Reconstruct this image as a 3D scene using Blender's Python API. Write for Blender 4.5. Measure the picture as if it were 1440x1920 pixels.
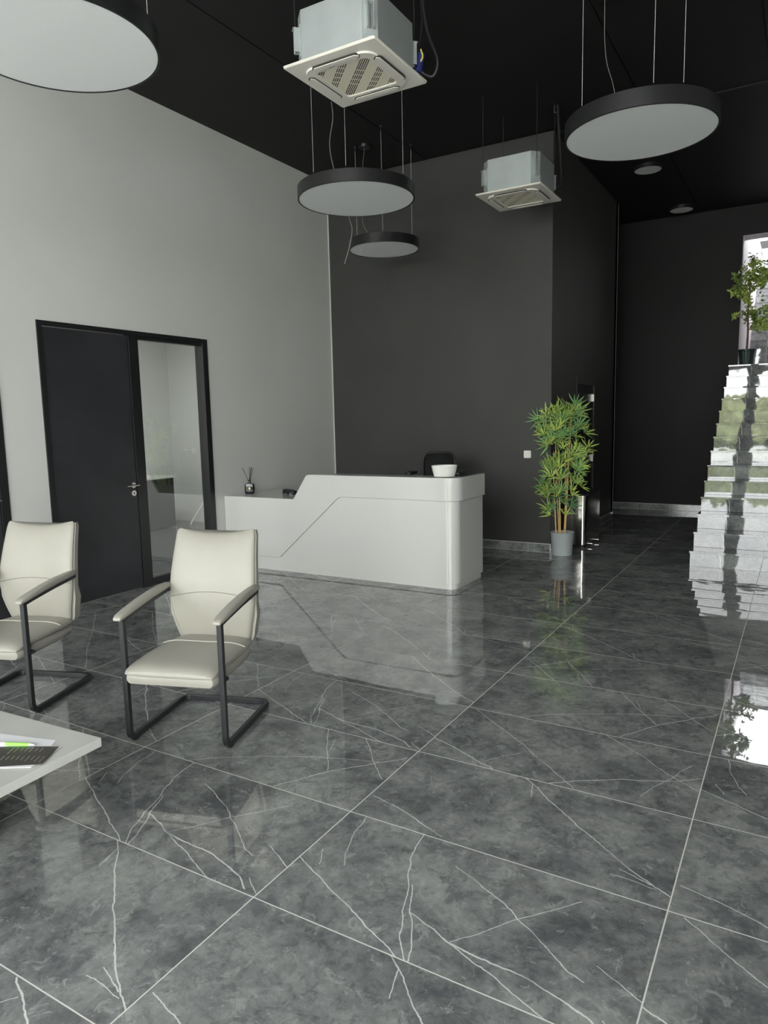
import bpy, bmesh, math, random
from mathutils import Vector, Matrix
random.seed(7)
S = bpy.context.scene
for o in list(bpy.data.objects): bpy.data.objects.remove(o)
COL = S.collection
PI = math.pi

# ---------------------------------------------------------------- camera
F_PX, YAW, PITCH, ROLL = 1321.822, -0.5355, -0.1303, -0.0220
CAM = Vector((2.696, -1.618, 1.562))
fwd = Vector((math.sin(YAW)*math.cos(PITCH), math.cos(YAW)*math.cos(PITCH), math.sin(PITCH)))
right0 = Vector((math.cos(YAW), -math.sin(YAW), 0)); up0 = right0.cross(fwd)
rgt = right0*math.cos(ROLL)+up0*math.sin(ROLL); upv = -right0*math.sin(ROLL)+up0*math.cos(ROLL)
cd = bpy.data.cameras.new('camera'); cam = bpy.data.objects.new('camera', cd); COL.objects.link(cam)
cd.sensor_fit = 'VERTICAL'; cd.sensor_height = 24; cd.sensor_width = 18; cd.lens = F_PX/1920*24
cd.clip_start = .05; cd.clip_end = 200
m = Matrix((rgt, upv, -fwd)).transposed().to_4x4(); m.translation = CAM
cam.matrix_world = m
S.camera = cam

# ---------------------------------------------------------------- world, exposure, daylight openings
w = bpy.data.worlds.new('world'); S.world = w; w.use_nodes = True
bg = w.node_tree.nodes['Background']
bg.inputs[0].default_value = (.955, .98, .985, 1); bg.inputs[1].default_value = 5.0
S.view_settings.view_transform = 'Standard'; S.view_settings.look = 'None'
S.view_settings.exposure = 1.27; S.view_settings.gamma = 1; S.view_settings.use_curve_mapping = False

def portal(name, loc, rot, sx, sy):
    l = bpy.data.lights.new(name, 'AREA'); l.shape = 'RECTANGLE'; l.size = sx; l.size_y = sy
    l.cycles.is_portal = True
    o = bpy.data.objects.new(name, l); COL.objects.link(o); o.location = loc; o.rotation_euler = rot
    o['kind'] = 'structure'
# -Z of the light looks into the room
portal('facade_daylight', (.8, -6.66, 2.2), (-PI/2, 0, PI), 7.0, 4.3)
portal('side_fill_daylight', (4.5, -4.6, 2.2), (0, PI/2, 0), 4.3, 3.4)  # portal of the added, unseen side window
portal('stairwell_daylight', (2.5, 14.0, 5.2), (0, 0, 0), 1.7, 3.6)

XL, H, YB, XP, YP, YF = -2.713, 4.578, 6.227, .253, 9.33, 10.52
XR, YS = 4.3, -6.5
TW, TD = 1.2, .5876

# ---------------------------------------------------------------- materials
def nt(name):
    m = bpy.data.materials.new(name); m.use_nodes = True
    return m, m.node_tree, m.node_tree.nodes['Principled BSDF']
def mat(name, col, rough=.5, metal=0, coat=0, noise=0, nscale=8, bump=0, bscale=60, spec=.5, emit=0):
    m, t, b = nt(name); N = t.nodes; L = t.links
    b.inputs['Base Color'].default_value = (*col, 1); b.inputs['Roughness'].default_value = rough
    b.inputs['Metallic'].default_value = metal; b.inputs['Coat Weight'].default_value = coat
    b.inputs['Specular IOR Level'].default_value = spec
    if noise or bump:
        tc = N.new('ShaderNodeTexCoord')
    if noise:
        n = N.new('ShaderNodeTexNoise'); n.inputs['Scale'].default_value = nscale; n.inputs['Detail'].default_value = 5
        L.new(tc.outputs['Object'], n.inputs['Vector'])
        r = N.new('ShaderNodeValToRGB')
        r.color_ramp.elements[0].position = .3; r.color_ramp.elements[1].position = .7
        r.color_ramp.elements[0].color = (*[c*(1-noise) for c in col], 1)
        r.color_ramp.elements[1].color = (*[min(1, c*(1+noise)) for c in col], 1)
        L.new(n.outputs[0], r.inputs[0]); L.new(r.outputs[0], b.inputs['Base Color'])
    if bump:
        n = N.new('ShaderNodeTexNoise'); n.inputs['Scale'].default_value = bscale; n.inputs['Detail'].default_value = 4
        L.new(tc.outputs['Object'], n.inputs['Vector'])
        bm_ = N.new('ShaderNodeBump'); bm_.inputs['Strength'].default_value = bump; bm_.inputs['Distance'].default_value = .01
        L.new(n.outputs[0], bm_.inputs['Height']); L.new(bm_.outputs[0], b.inputs['Normal'])
    return m

# segment mask: 1 on the line A-B, 0 further than W
seg = bpy.data.node_groups.new('vein_segment', 'ShaderNodeTree')
for nm, ty in (('P', 'NodeSocketVector'), ('A', 'NodeSocketVector'), ('B', 'NodeSocketVector'), ('W', 'NodeSocketFloat')):
    seg.interface.new_socket(nm, in_out='INPUT', socket_type=ty)
seg.interface.new_socket('Mask', in_out='OUTPUT', socket_type='NodeSocketFloat')
def _seg():
    N = seg.nodes; L = seg.links
    gi = N.new('NodeGroupInput'); go = N.new('NodeGroupOutput')
    def vm(op, a, b=None):
        n = N.new('ShaderNodeVectorMath'); n.operation = op; L.new(a, n.inputs[0])
        if b is not None: L.new(b, n.inputs[1] if op != 'SCALE' else n.inputs[3])
        return n
    def mt(op, a, b=None, clamp=False, v=None):
        n = N.new('ShaderNodeMath'); n.operation = op; n.use_clamp = clamp; L.new(a, n.inputs[0])
        if b is not None: L.new(b, n.inputs[1])
        if v is not None: n.inputs[1].default_value = v
        return n
    pa = vm('SUBTRACT', gi.outputs['P'], gi.outputs['A']).outputs[0]
    ba = vm('SUBTRACT', gi.outputs['B'], gi.outputs['A']).outputs[0]
    d1 = vm('DOT_PRODUCT', pa, ba).outputs['Value']; d2 = vm('DOT_PRODUCT', ba, ba).outputs['Value']
    h = mt('DIVIDE', d1, d2, True).outputs[0]
    sc = vm('SCALE', ba, h).outputs[0]
    df = vm('SUBTRACT', pa, sc).outputs[0]
    ln = vm('LENGTH', df).outputs['Value']
    dv = mt('DIVIDE', ln, gi.outputs['W']).outputs[0]
    s1 = N.new('ShaderNodeMath'); s1.operation = 'SUBTRACT'; s1.use_clamp = True; s1.inputs[0].default_value = 1; L.new(dv, s1.inputs[1])
    L.new(s1.outputs[0], go.inputs[0])
_seg()

# polylines in tile coordinates (metres from the tile's corner) and their width in mm
V_A = [(2.6, [(.52,.47),(.73,.37),(.82,.31),(.9,.26),(1.0,.19),(1.05,.17)]), (4.5, [(.49,.19),(.65,.13),(.73,.12),(.87,.115),(.99,.09),(1.08,.06),(1.14,.02)]),
       (2.2, [(.65,.13),(.71,.2),(.82,.35),(.9,.43),(.95,.5)]), (3.2, [(.65,.13),(.74,.10),(.82,.07),(.95,.015),(.99,0)]), (3.4, [(.33,.59),(.36,.43),(.42,.30),(.47,.18),(.51,.08),(.57,.0)]),
       (3.2, [(.43,.31),(.49,.19),(.53,.12),(.57,.05),(.58,0)]), (3.6, [(0,.25),(.12,.195),(.22,.15),(.33,.1),(.48,.03),(.54,0)]), (2.4, [(.08,.58),(.1,.44),(.14,.35),(.17,.29)]),
       (2.0, [(.05,.33),(.09,.25)]), (2.4, [(1.06,.25),(1.2,.18)]), (2.6, [(1.12,.07),(1.19,.02)])]
V_B = [(3.8, [(.52,.59),(.60,.53),(.7,.43),(.83,.325),(.96,.23),(1.06,.15),(1.2,.07)]), (2.8, [(1.02,.14),(1.13,.105)]), (2.2, [(1.0,.10),(1.15,.09)]),
       (3.0, [(.02,.15),(.1,.125),(.2,.1),(.4,.02)]), (2.8, [(.52,.59),(.57,.55),(.6,.45)])]
V_C = [(2.6, [(.28,0),(.43,.11),(.59,.21),(.82,.32),(1.09,.41)]), (3.4, [(.8,.01),(.87,.13),(.94,.23),(1.02,.33),(1.11,.42),(1.18,.5)]),
       (2.8, [(.68,.59),(.80,.40),(.93,.23)]), (2.2, [(.78,.51),(.82,.4)]), (2.6, [(.91,.59),(1.02,.45),(1.18,.28)])]
V_D = [(4.2, [(0,.17),(.16,.1),(.25,.06),(.37,.01)]), (2.4, [(.05,.58),(.18,.475),(.31,.38),(.5,.22),(.73,.01)]), (3.4, [(.63,0),(.73,.08),(.85,.16),(1.08,.26),(1.2,.35)]),
       (2.4, [(.73,.59),(.92,.45),(1.07,.31),(1.2,.22)]), (2.0, [(.3,.05),(.43,.21)]), (2.0, [(.99,.08),(1.14,.45)])]

def marble(name, veins, rough=.016, wave=.5, dark=1.0, ior=1.85):
    m, t, b = nt(name); N = t.nodes; L = t.links
    tc = N.new('ShaderNodeTexCoord'); oi = N.new('ShaderNodeObjectInfo')
    off = N.new('ShaderNodeVectorMath'); off.operation = 'MULTIPLY_ADD'
    rv = N.new('ShaderNodeCombineXYZ')
    for k in range(3): L.new(oi.outputs['Random'], rv.inputs[k])
    L.new(rv.outputs[0], off.inputs[0]); off.inputs[1].default_value = (37, 91, 53); L.new(tc.outputs['Object'], off.inputs[2])
    P = off.outputs[0]
    def noise(sc, det, rgh=.55, dist=0, vec=P):
        n = N.new('ShaderNodeTexNoise'); n.inputs['Scale'].default_value = sc; n.inputs['Detail'].default_value = det
        n.inputs['Roughness'].default_value = rgh; n.inputs['Distortion'].default_value = dist; L.new(vec, n.inputs['Vector']); return n
    def ramp(inp, stops, interp='LINEAR'):
        r = N.new('ShaderNodeValToRGB'); r.color_ramp.interpolation = interp
        e = r.color_ramp.elements
        while len(e) < len(stops): e.new(.5)
        for i, (p, c) in enumerate(stops): e[i].position = p; e[i].color = (*c, 1) if not isinstance(c, (int, float)) else (c, c, c, 1)
        L.new(inp, r.inputs[0]); return r.outputs[0]
    def mix(f, a, c, mode='MIX'):
        n = N.new('ShaderNodeMix'); n.data_type = 'RGBA'; n.blend_type = mode
        if isinstance(f, float): n.inputs[0].default_value = f
        else: L.new(f, n.inputs[0])
        for s, v in ((6, a), (7, c)):
            if isinstance(v, tuple): n.inputs[s].default_value = (*v, 1)
            else: L.new(v, n.inputs[s])
        return n.outputs[2]
    big = noise(3.0, 10, .70, .3); fine = noise(26, 7, .75, .5)
    base = ramp(big.outputs[0], [(.35, (.115, .121, .124)), (.45, (.190, .198, .196)), (.55, (.270, .279, .270)), (.68, (.36, .368, .352))])
    spk = ramp(fine.outputs[0], [(.33, .62), (.46, .93), (.58, 1.05), (.70, 1.30)])
    c = mix(1.0, base, spk, 'MULTIPLY')
    # clouded dark flecks with crisp borders
    fl_ = noise(8, 10, .74, .6)
    fm = ramp(fl_.outputs[0], [(.54, 0.0), (.575, 1.0)])
    fmul = N.new('ShaderNodeMath'); fmul.operation = 'MULTIPLY'; L.new(fm, fmul.inputs[0]); fmul.inputs[1].default_value = .50
    c = mix(fmul.outputs[0], c, (.095, .104, .114))
    # crumbs of paler stone with crisp borders
    pn_ = noise(15, 9, .76, .8); pm = ramp(pn_.outputs[0], [(.57, 0.0), (.60, .55)])
    c = mix(pm, c, (.38, .39, .375))
    # faint pale hair cracks
    hn = noise(3.0, 5, .6, .0)
    ab = N.new('ShaderNodeMath'); ab.operation = 'SUBTRACT'; L.new(hn.outputs[0], ab.inputs[0]); ab.inputs[1].default_value = .5
    ab2 = N.new('ShaderNodeMath'); ab2.operation = 'ABSOLUTE'; L.new(ab.outputs[0], ab2.inputs[0])
    hm = ramp(ab2.outputs[0], [(0, .10), (.006, 0.0)])
    c = mix(hm, c, (.42, .43, .41))
    if veins:
        dn = noise(9, 4, .6, 0, tc.outputs['Object'])
        dv = N.new('ShaderNodeVectorMath'); dv.operation = 'SUBTRACT'; L.new(dn.outputs['Color'], dv.inputs[0]); dv.inputs[1].default_value = (.5, .5, .5)
        ds = N.new('ShaderNodeVectorMath'); ds.operation = 'MULTIPLY_ADD'; L.new(dv.outputs[0], ds.inputs[0]); ds.inputs[1].default_value = (.032, .032, 0)
        flat = N.new('ShaderNodeVectorMath'); flat.operation = 'MULTIPLY'; L.new(tc.outputs['Object'], flat.inputs[0]); flat.inputs[1].default_value = (1, 1, 0)
        L.new(flat.outputs[0], ds.inputs[2])
        cur = None
        for wd, pl in veins:
            for (x0, y0), (x1, y1) in zip(pl, pl[1:]):
                g = N.new('ShaderNodeGroup'); g.node_tree = seg
                L.new(ds.outputs[0], g.inputs['P']); g.inputs['A'].default_value = (x0, y0, 0); g.inputs['B'].default_value = (x1, y1, 0)
                g.inputs['W'].default_value = wd*.00085
                if cur is None: cur = g.outputs[0]
                else:
                    mx = N.new('ShaderNodeMath'); mx.operation = 'MAXIMUM'; L.new(cur, mx.inputs[0]); L.new(g.outputs[0], mx.inputs[1]); cur = mx.outputs[0]
        # the veins fade and come back
        vf = ramp(noise(6, 3).outputs[0], [(.3, .35), (.55, 1.0)])
        mm = N.new('ShaderNodeMath'); mm.operation = 'MULTIPLY'; L.new(cur, mm.inputs[0]); L.new(vf, mm.inputs[1])
        m2 = N.new('ShaderNodeMath'); m2.operation = 'MULTIPLY'; m2.use_clamp = True; L.new(mm.outputs[0], m2.inputs[0]); m2.inputs[1].default_value = 1.8
        c = mix(m2.outputs[0], c, (.70, .705, .68))
    if dark != 1.0: c = mix(1.0, c, (dark, dark, dark), 'MULTIPLY')
    L.new(c, b.inputs['Base Color'])
    b.inputs['Roughness'].default_value = rough; b.inputs['IOR'].default_value = ior
    wv = noise(4.5, 1, .4)
    bp = N.new('ShaderNodeBump'); bp.inputs['Strength'].default_value = wave; bp.inputs['Distance'].default_value = .0011
    L.new(wv.outputs[0], bp.inputs['Height']); L.new(bp.outputs[0], b.inputs['Normal'])
    return m

M = {}
M['tiles'] = [marble('marble_tile_'+n, v) for n, v in (('angled', V_A), ('long', V_B), ('crossed', V_C), ('slanted', V_D))]
M['stair'] = marble('marble_stair', [(3, [(.2, -.05), (.45, .1), (.7, .2)]), (2.5, [(1.0, .2), (1.25, .05)])], rough=.02, wave=.9, ior=1.85)
M['skirt'] = marble('marble_skirting', None, rough=.15, wave=.2)
M['grout'] = mat('pale_grout', (.70, .70, .65), .8)
M['wall'] = mat('light_grey_paint', (.67, .675, .645), .62, noise=.025, nscale=1.3, bump=.08, bscale=180)
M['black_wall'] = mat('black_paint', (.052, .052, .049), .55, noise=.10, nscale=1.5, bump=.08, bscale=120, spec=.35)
M['far_black'] = mat('shaded_black_paint', (.020, .019, .020), .6, noise=.10, nscale=1.5, bump=.08, bscale=120, spec=.25)  # black wall paint again, with the far end's weak light put into the colour
M['ceiling'] = mat('black_ceiling_paint', (.017, .0165, .017), .6, noise=.1, nscale=2, spec=.25)
M['bead'] = mat('corner_bead', (.62, .62, .6), .5)
M['bead_dark'] = mat('scuffed_corner_bead', (.40, .38, .39), .5)
M['door'] = mat('charcoal_door_laminate', (.029, .029, .033), .42, noise=.25, nscale=2.2, bump=.03, bscale=200, spec=.45)
M['frame'] = mat('black_aluminium', (.012, .012, .013), .35)
M['chrome'] = mat('brushed_steel', (.72, .71, .69), .25, metal=1)
M['desk'] = mat('white_lacquer', (.66, .66, .635), .16, coat=.3)
M['desk_dark'] = mat('groove_shadow_gap', (.10, .10, .10), .6)
M['leather'] = mat('cream_leather', (.35, .336, .292), .42, bump=.12, bscale=260, noise=.02)
M['seam_dark'] = mat('sunken_seam', (.20, .19, .16), .6)
M['seam'] = mat('cream_piping', (.43, .415, .37), .5)
M['black_metal'] = mat('black_powder_coat', (.017, .018, .021), .42)
M['galv'] = mat('galvanised_steel', (.50, .54, .54), .5, metal=.45, noise=.07, nscale=5)
M['panel'] = mat('cream_plastic', (.84, .80, .72), .42)
M['grille'] = mat('beige_grille_plastic', (.82, .765, .62), .5)
M['slot'] = mat('dark_slot', (.03, .028, .025), .8)
M['diffuser'] = mat('opal_diffuser', (.95, .965, .97), .55)
M['lampbody'] = mat('black_lamp_body', (.016, .016, .017), .38)
M['wire'] = mat('steel_wire', (.75, .75, .72), .45, metal=.2)
M['cord'] = mat('grey_flex_cord', (.26, .25, .235), .5)
M['pot'] = mat('pale_grey_plastic', (.42, .46, .47), .5)
M['soil'] = mat('dark_soil', (.03, .022, .015), .9, noise=.4, nscale=40)
M['cane'] = mat('bamboo_cane', (.78, .50, .20), .45, noise=.2, nscale=25)
M['leaf'] = mat('bamboo_leaf', (.36, .52, .12), .45, noise=.45, nscale=6)
M['leaf2'] = mat('bamboo_leaf_bluish', (.19, .36, .14), .45, noise=.4, nscale=6)
M['ficus_leaf'] = mat('ficus_leaf', (.38, .52, .15), .4, noise=.5, nscale=9)
M['trunk'] = mat('reddish_trunk', (.16, .085, .06), .7, noise=.3, nscale=20)
M['green_pot'] = mat('dark_green_plastic', (.022, .045, .038), .45)
M['steel'] = mat('polished_stainless', (.55, .53, .50), .16, metal=1, noise=.05, nscale=3)
M['black_plastic'] = mat('black_plastic', (.015, .015, .016), .35)
M['mesh'] = mat('black_chair_mesh', (.009, .009, .010), .6, spec=.2)
M['white_plastic'] = mat('white_plastic', (.78, .77, .74), .35)
M['table'] = mat('white_veined_stone', (.55, .55, .52), .28, noise=.06, nscale=5)
M['paper'] = mat('white_paper', (.82, .82, .84), .6)
M['card'] = mat('brown_black_card', (.055, .050, .045), .4)
M['ink'] = mat('pale_print', (.55, .52, .46), .6)
M['green'] = mat('neon_green_plastic', (.30, .95, .09), .35)
M['bottle'] = mat('black_glass_bottle', (.014, .012, .016), .08)
M['gold'] = mat('pale_gold', (.62, .52, .36), .35, metal=.3)
M['reed'] = mat('black_reed', (.012, .012, .012), .6)
M['bowl'] = mat('frosted_white_glass', (.78, .78, .74), .3)
M['blue'] = mat('blue_tape', (.02, .03, .16), .5)
M['yellow'] = mat('yellow_wire', (.7, .6, .15), .5)
M['stairwall'] = mat('white_stairwell_paint', (.50, .46, .485), .6)
M['pavement'] = mat('outdoor_pavement', (.84, .84, .81), .9, noise=.1, nscale=1)
M['hedge'] = mat('hedge_green', (.30, .33, .17), .9, noise=.5, nscale=3)
M['office_floor'] = mat('dark_office_floor', (.09, .095, .095), .15, noise=.2, nscale=3)
gm = bpy.data.materials.new('clear_glass'); gm.use_nodes = True
_t = gm.node_tree; _t.nodes.clear()
_o = _t.nodes.new('ShaderNodeOutputMaterial'); _mx = _t.nodes.new('ShaderNodeMixShader'); _tr = _t.nodes.new('ShaderNodeBsdfTransparent')
_tr.inputs[0].default_value = (.93, .95, .94, 1)
_gl = _t.nodes.new('ShaderNodeBsdfGlossy'); _gl.inputs['Roughness'].default_value = .01
_fr = _t.nodes.new('ShaderNodeFresnel'); _fr.inputs[0].default_value = 2.7
_ge = _t.nodes.new('ShaderNodeNewGeometry'); _iv = _t.nodes.new('ShaderNodeMath'); _iv.operation = 'SUBTRACT'; _iv.inputs[0].default_value = 1
_ml = _t.nodes.new('ShaderNodeMath'); _ml.operation = 'MULTIPLY'
_t.links.new(_ge.outputs['Backfacing'], _iv.inputs[1]); _t.links.new(_iv.outputs[0], _ml.inputs[0]); _t.links.new(_fr.outputs[0], _ml.inputs[1]); _t.links.new(_ml.outputs[0], _mx.inputs[0]); _t.links.new(_tr.outputs[0], _mx.inputs[1]); _t.links.new(_gl.outputs[0], _mx.inputs[2]); _t.links.new(_mx.outputs[0], _o.inputs[0])
M['glass'] = gm

# ---------------------------------------------------------------- builders
class MB:
    def __init__(s): s.v = []; s.f = []; s.mi = []
    def add(s, vs, fs, mi=0):
        n = len(s.v); s.v += [Vector(v) for v in vs]; s.f += [[i+n for i in f] for f in fs]; s.mi += [mi]*len(fs); return s
    def box(s, x0, x1, y0, y1, z0, z1, mi=0):
        return s.add([(x0,y0,z0),(x1,y0,z0),(x1,y1,z0),(x0,y1,z0),(x0,y0,z1),(x1,y0,z1),(x1,y1,z1),(x0,y1,z1)],
                     [(3,2,1,0),(4,5,6,7),(0,1,5,4),(1,2,6,5),(2,3,7,6),(3,0,4,7)], mi)
    def prism(s, pts, z0, z1, mi=0):
        n = len(pts); a = sum(pts[i][0]*pts[(i+1) % n][1]-pts[(i+1) % n][0]*pts[i][1] for i in range(n))
        if a < 0: pts = pts[::-1]
        return s.add([(x,y,z0) for x, y in pts]+[(x,y,z1) for x, y in pts],
                     [list(range(n))[::-1], list(range(n, 2*n))]+[(i, (i+1) % n, (i+1) % n+n, i+n) for i in range(n)], mi)
    def tube(s, pts, r, n=8, mi=0, square=False, cap=True, up=None):
        pts = [Vector(p) for p in pts]; rs = r if isinstance(r, (list, tuple)) else [r]*len(pts)
        fr = []; prev = None
        for i, p in enumerate(pts):
            d = (pts[min(i+1, len(pts)-1)]-pts[max(i-1, 0)]).normalized()
            if prev is None:
                a = Vector(up) if up else (Vector((0,0,1)) if abs(d.z) < .9 else Vector((1,0,0)))
            else: a = prev
            u = (a-d*a.dot(d)).normalized(); prev = u; fr.append((p, u, d.cross(u)))
        base = len(s.v); vs = []
        for (p, u, v), rr in zip(fr, rs):
            for k in range(n):
                if square:
                    a = PI/4+k*PI/2; q = u*math.cos(a)*rr*1.414+v*math.sin(a)*rr*1.414
                else:
                    a = 2*PI*k/n; q = u*math.cos(a)*rr+v*math.sin(a)*rr
                vs.append(p+q)
        fs = []
        for i in range(len(pts)-1):
            for k in range(n): fs.append((i*n+k, i*n+(k+1) % n, (i+1)*n+(k+1) % n, (i+1)*n+k))
        if cap: fs.append(list(range(n))[::-1]); fs.append([(len(pts)-1)*n+k for k in range(n)])
        return s.add(vs, fs, mi)
    def lathe(s, prof, n=32, c=(0,0), mi=0, cap=True):
        vs = []; fs = []
        for r, z in prof:
            for k in range(n): vs.append((c[0]+r*math.cos(2*PI*k/n), c[1]+r*math.sin(2*PI*k/n), z))
        for i in range(len(prof)-1):
            for k in range(n): fs.append((i*n+k, i*n+(k+1) % n, (i+1)*n+(k+1) % n, (i+1)*n+k))
        if cap and prof[0][0] > 1e-6: fs.append(list(range(n))[::-1])
        if cap and prof[-1][0] > 1e-6: fs.append([(len(prof)-1)*n+k for k in range(n)])
        return s.add(vs, fs, mi)
    def loft(s, rings, cap=True, mi=0, close=True):
        n = len(rings[0]); vs = [p for r in rings for p in r]; fs = []
        for i in range(len(rings)-1):
            for k in range(n if close else n-1): fs.append((i*n+k, i*n+(k+1) % n, (i+1)*n+(k+1) % n, (i+1)*n+k))
        if cap: fs.append(list(range(n))[::-1]); fs.append([(len(rings)-1)*n+k for k in range(n)])
        return s.add(vs, fs, mi)
    def xf(s, mtx):
        s.v = [mtx @ v for v in s.v]; return s
    def build(s, name, mats, parent=None, smooth=False, bevel=0, seg_=2, sub=0, loc=None, fix=False):
        me = bpy.data.meshes.new(name)
        me.from_pydata([tuple(v) for v in s.v], [], [list(f) for f in s.f])
        for mt in (mats if isinstance(mats, (list, tuple)) else [mats]): me.materials.append(mt)
        me.polygons.foreach_set('material_index', s.mi)
        if fix:
            b = bmesh.new(); b.from_mesh(me); bmesh.ops.recalc_face_normals(b, faces=b.faces); b.to_mesh(me); b.free()
        if smooth:
            me.polygons.foreach_set('use_smooth', [True]*len(me.polygons))
            me.set_sharp_from_angle(angle=math.radians(38))
        me.update()
        o = bpy.data.objects.new(name, me); COL.objects.link(o)
        if loc: o.location = loc
        if parent: o.parent = parent
        if bevel:
            b = o.modifiers.new('bevel', 'BEVEL'); b.width = bevel; b.segments = seg_; b.limit_method = 'ANGLE'; b.angle_limit = math.radians(40)
        if sub:
            b = o.modifiers.new('sub', 'SUBSURF'); b.levels = sub; b.render_levels = sub
        return o

def tag(o, label=None, cat=None, group=None, kind=None):
    if label: o['label'] = label
    if cat: o['category'] = cat
    if group: o['group'] = group
    if kind: o['kind'] = kind
    return o
def empty(name, loc=(0,0,0), rz=0, **k):
    o = bpy.data.objects.new(name, None); COL.objects.link(o); o.empty_display_size = .1
    o.location = loc; o.rotation_euler = (0, 0, rz); return tag(o, **k)
def struct(name, mb, mt, **k):
    o = mb.build(name, mt, **k); o['kind'] = 'structure'; return o
def inst(src, parent, loc=(0,0,0), rot=(0,0,0), scale=None, mt=None):
    o = src.copy(); COL.objects.link(o); o.parent = parent; o.location = loc; o.rotation_euler = rot
    if scale: o.scale = scale
    return o
def copy_tree(o, parent=None):
    c = o.copy(); COL.objects.link(c); c.parent = parent
    for ch in [x for x in bpy.data.objects if x.parent == o]: copy_tree(ch, c)
    return c
def rrect(w, h, r, n=5):
    pts = []
    for cx, cy, a0 in ((w/2-r, h/2-r, 0), (-w/2+r, h/2-r, 90), (-w/2+r, -h/2+r, 180), (w/2-r, -h/2+r, 270)):
        for k in range(n+1):
            a = math.radians(a0+90*k/n); pts.append((cx+r*math.cos(a), cy+r*math.sin(a)))
    return pts
def bez(pts, n=10):
    pts = [Vector(p) for p in pts]; out = []
    P = [pts[0]*2-pts[1]]+pts+[pts[-1]*2-pts[-2]]
    for i in range(1, len(P)-2):
        for k in range(n):
            t = k/n; a, b, c, d = P[i-1], P[i], P[i+1], P[i+2]
            out.append(.5*((2*b)+(c-a)*t+(2*a-5*b+4*c-d)*t*t+(3*b-a-3*c+d)*t**3))
    out.append(pts[-1]); return out

# ---------------------------------------------------------------- structure: floor
floor = struct('floor', MB().box(-6.3, XR+.15, YS-.1, 13.0, -.12, -.0003), M['grout'])
tile_me = []
g = .0046
for i, tm in enumerate(M['tiles']):
    o = MB().box(g/2, TW-g/2, g/2, TD-g/2, -.010, 0).build('floor_tile', tm); tile_me.append(o)
design = {(1,0):0,(0,0):0,(0,2):0,(1,1):1,(0,-1):1,(1,-1):1,(0,1):2,(1,2):3,(1,3):2,(0,3):1,(2,0):3,(2,1):1,(2,2):0,(2,-1):2,(-1,0):3,(-1,1):1,(-1,2):2}
first = [True]*4
rnd = random.Random(5)
for j in range(-12, 18):
    for i in range(-3, 4):
        if i == -3 and False: continue
        d = design.get((i, j), rnd.choice((0, 1, 2, 3, 3, 1)))
        rot = 0 if (i, j) in design else rnd.choice((0, 1))
        if first[d]: o = tile_me[d]; o.parent = floor; first[d] = False
        else: o = tile_me[d].copy(); COL.objects.link(o)
        if rot: o.location = (TW*(i+1), TD*(j+1), 0); o.rotation_euler = (0, 0, PI)
        else: o.location = (TW*i, TD*j, 0); o.rotation_euler = (0, 0, 0)
# ---------------------------------------------------------------- ceiling (boards with open joints)
ceil = struct('ceiling', MB().box(XL-.12, XR+.15, YS-.1, YF+.3, H+.015, H+.2), M['far_black'])
bm_ = None
xs = [XL-.1, -1.26, 1.20, 2.29, XR+.1]
for a, b_ in zip(xs, xs[1:]):
    for c, d in ((YS-.1, 6.18), (6.30, YF+.1)):
        if bm_ is None or True:
            o = MB().box(a+.006, b_-.006, c+.006, d-.006, H, H+.0145).build('ceiling_board', M['ceiling'], ceil)
MB().box(.9, XR+.1, 6.19, 6.29, H-.012, H+.0145).build('joint_cover_strip', M['ceiling'], ceil)

# ---------------------------------------------------------------- walls
D0, D1, DH = 2.016, 3.937, 2.43           # door set in the left wall
E0, E1 = .15, 1.66
mb = MB()
for a, b_ in ((YS-.1, E0), (E1, D0), (D1, YB+.12)): mb.box(XL-.12, XL, a, b_, 0, H+.01)
for a, b_ in ((E0, E1), (D0, D1)): mb.box(XL-.12, XL, a, b_, DH, H+.01)
struct('wall_left', mb, M['wall'])
struct('wall_back', MB().box(XL, XP-.12, YB, YB+.12, 0, H+.01), M['black_wall'])
PD0, PD1, PDH = 7.24, 8.14, 2.05
mb = MB().box(XP-.12, XP, YB-.0, PD0, 0, H+.01).box(XP-.12, XP, PD1, YP, 0, H+.01).box(XP-.12, XP, PD0, PD1, PDH, H+.01).box(-2.5, XP, YP-.12, YP, 0, H+.01)
struct('wall_partition', mb, M['black_wall'])
OX0, OX1, OZ0, OZ1, LZ = 1.80, 3.25, 2.2, 4.15, 2.215
mb = MB().box(-2.6, OX0, YF, YF+.28, 0, H+.01).box(OX1, XR+.1, YF, YF+.28, 0, H+.01).box(OX0, OX1, YF, YF+.28, OZ1, H+.01).box(OX0, OX1, YF, YF+.28, 0, OZ0-.05)
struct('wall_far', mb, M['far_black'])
# pale plaster lining of the opening
struct('trim_1', MB().box(OX0, OX0+.012, YF-.002, YF+.281, LZ, OZ1).box(OX0, OX1, YF-.002, YF+.281, OZ1-.012, OZ1+.004).box(OX1-.012, OX1, YF-.002, YF+.281, LZ, OZ1), M['stairwall'])
struct('wall_right', MB().box(XR, XR+.12, -2.9, YF, 0, H+.01).box(XR, XR+.12, YS-.1, -6.3, 0, H+.01).box(XR, XR+.12, -6.3, -2.9, 4.3, H+.01), M['wall'])
mb = MB()
for y in (-6.27, -4.6, -2.93): mb.box(XR+.02, XR+.10, y-.035, y+.035, 0, 4.3)
mb.box(XR+.02, XR+.10, -6.3, -2.9, 2.85, 3.0).box(XR+.02, XR+.10, -6.3, -2.9, 0, .06)
struct('side_fill_window', mb, M['frame'])  # unseen side window, added to even out the light on the left wall
struct('wall_hall_left', MB().box(-2.62, -2.5, YP-.1, YF+.1, 0, H+.01), M['black_wall'])
struct('trim_2', MB().tube([(XL+.012, YB-.004, .0), (XL+.012, YB-.004, H)], .009, 6), M['bead'])
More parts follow.
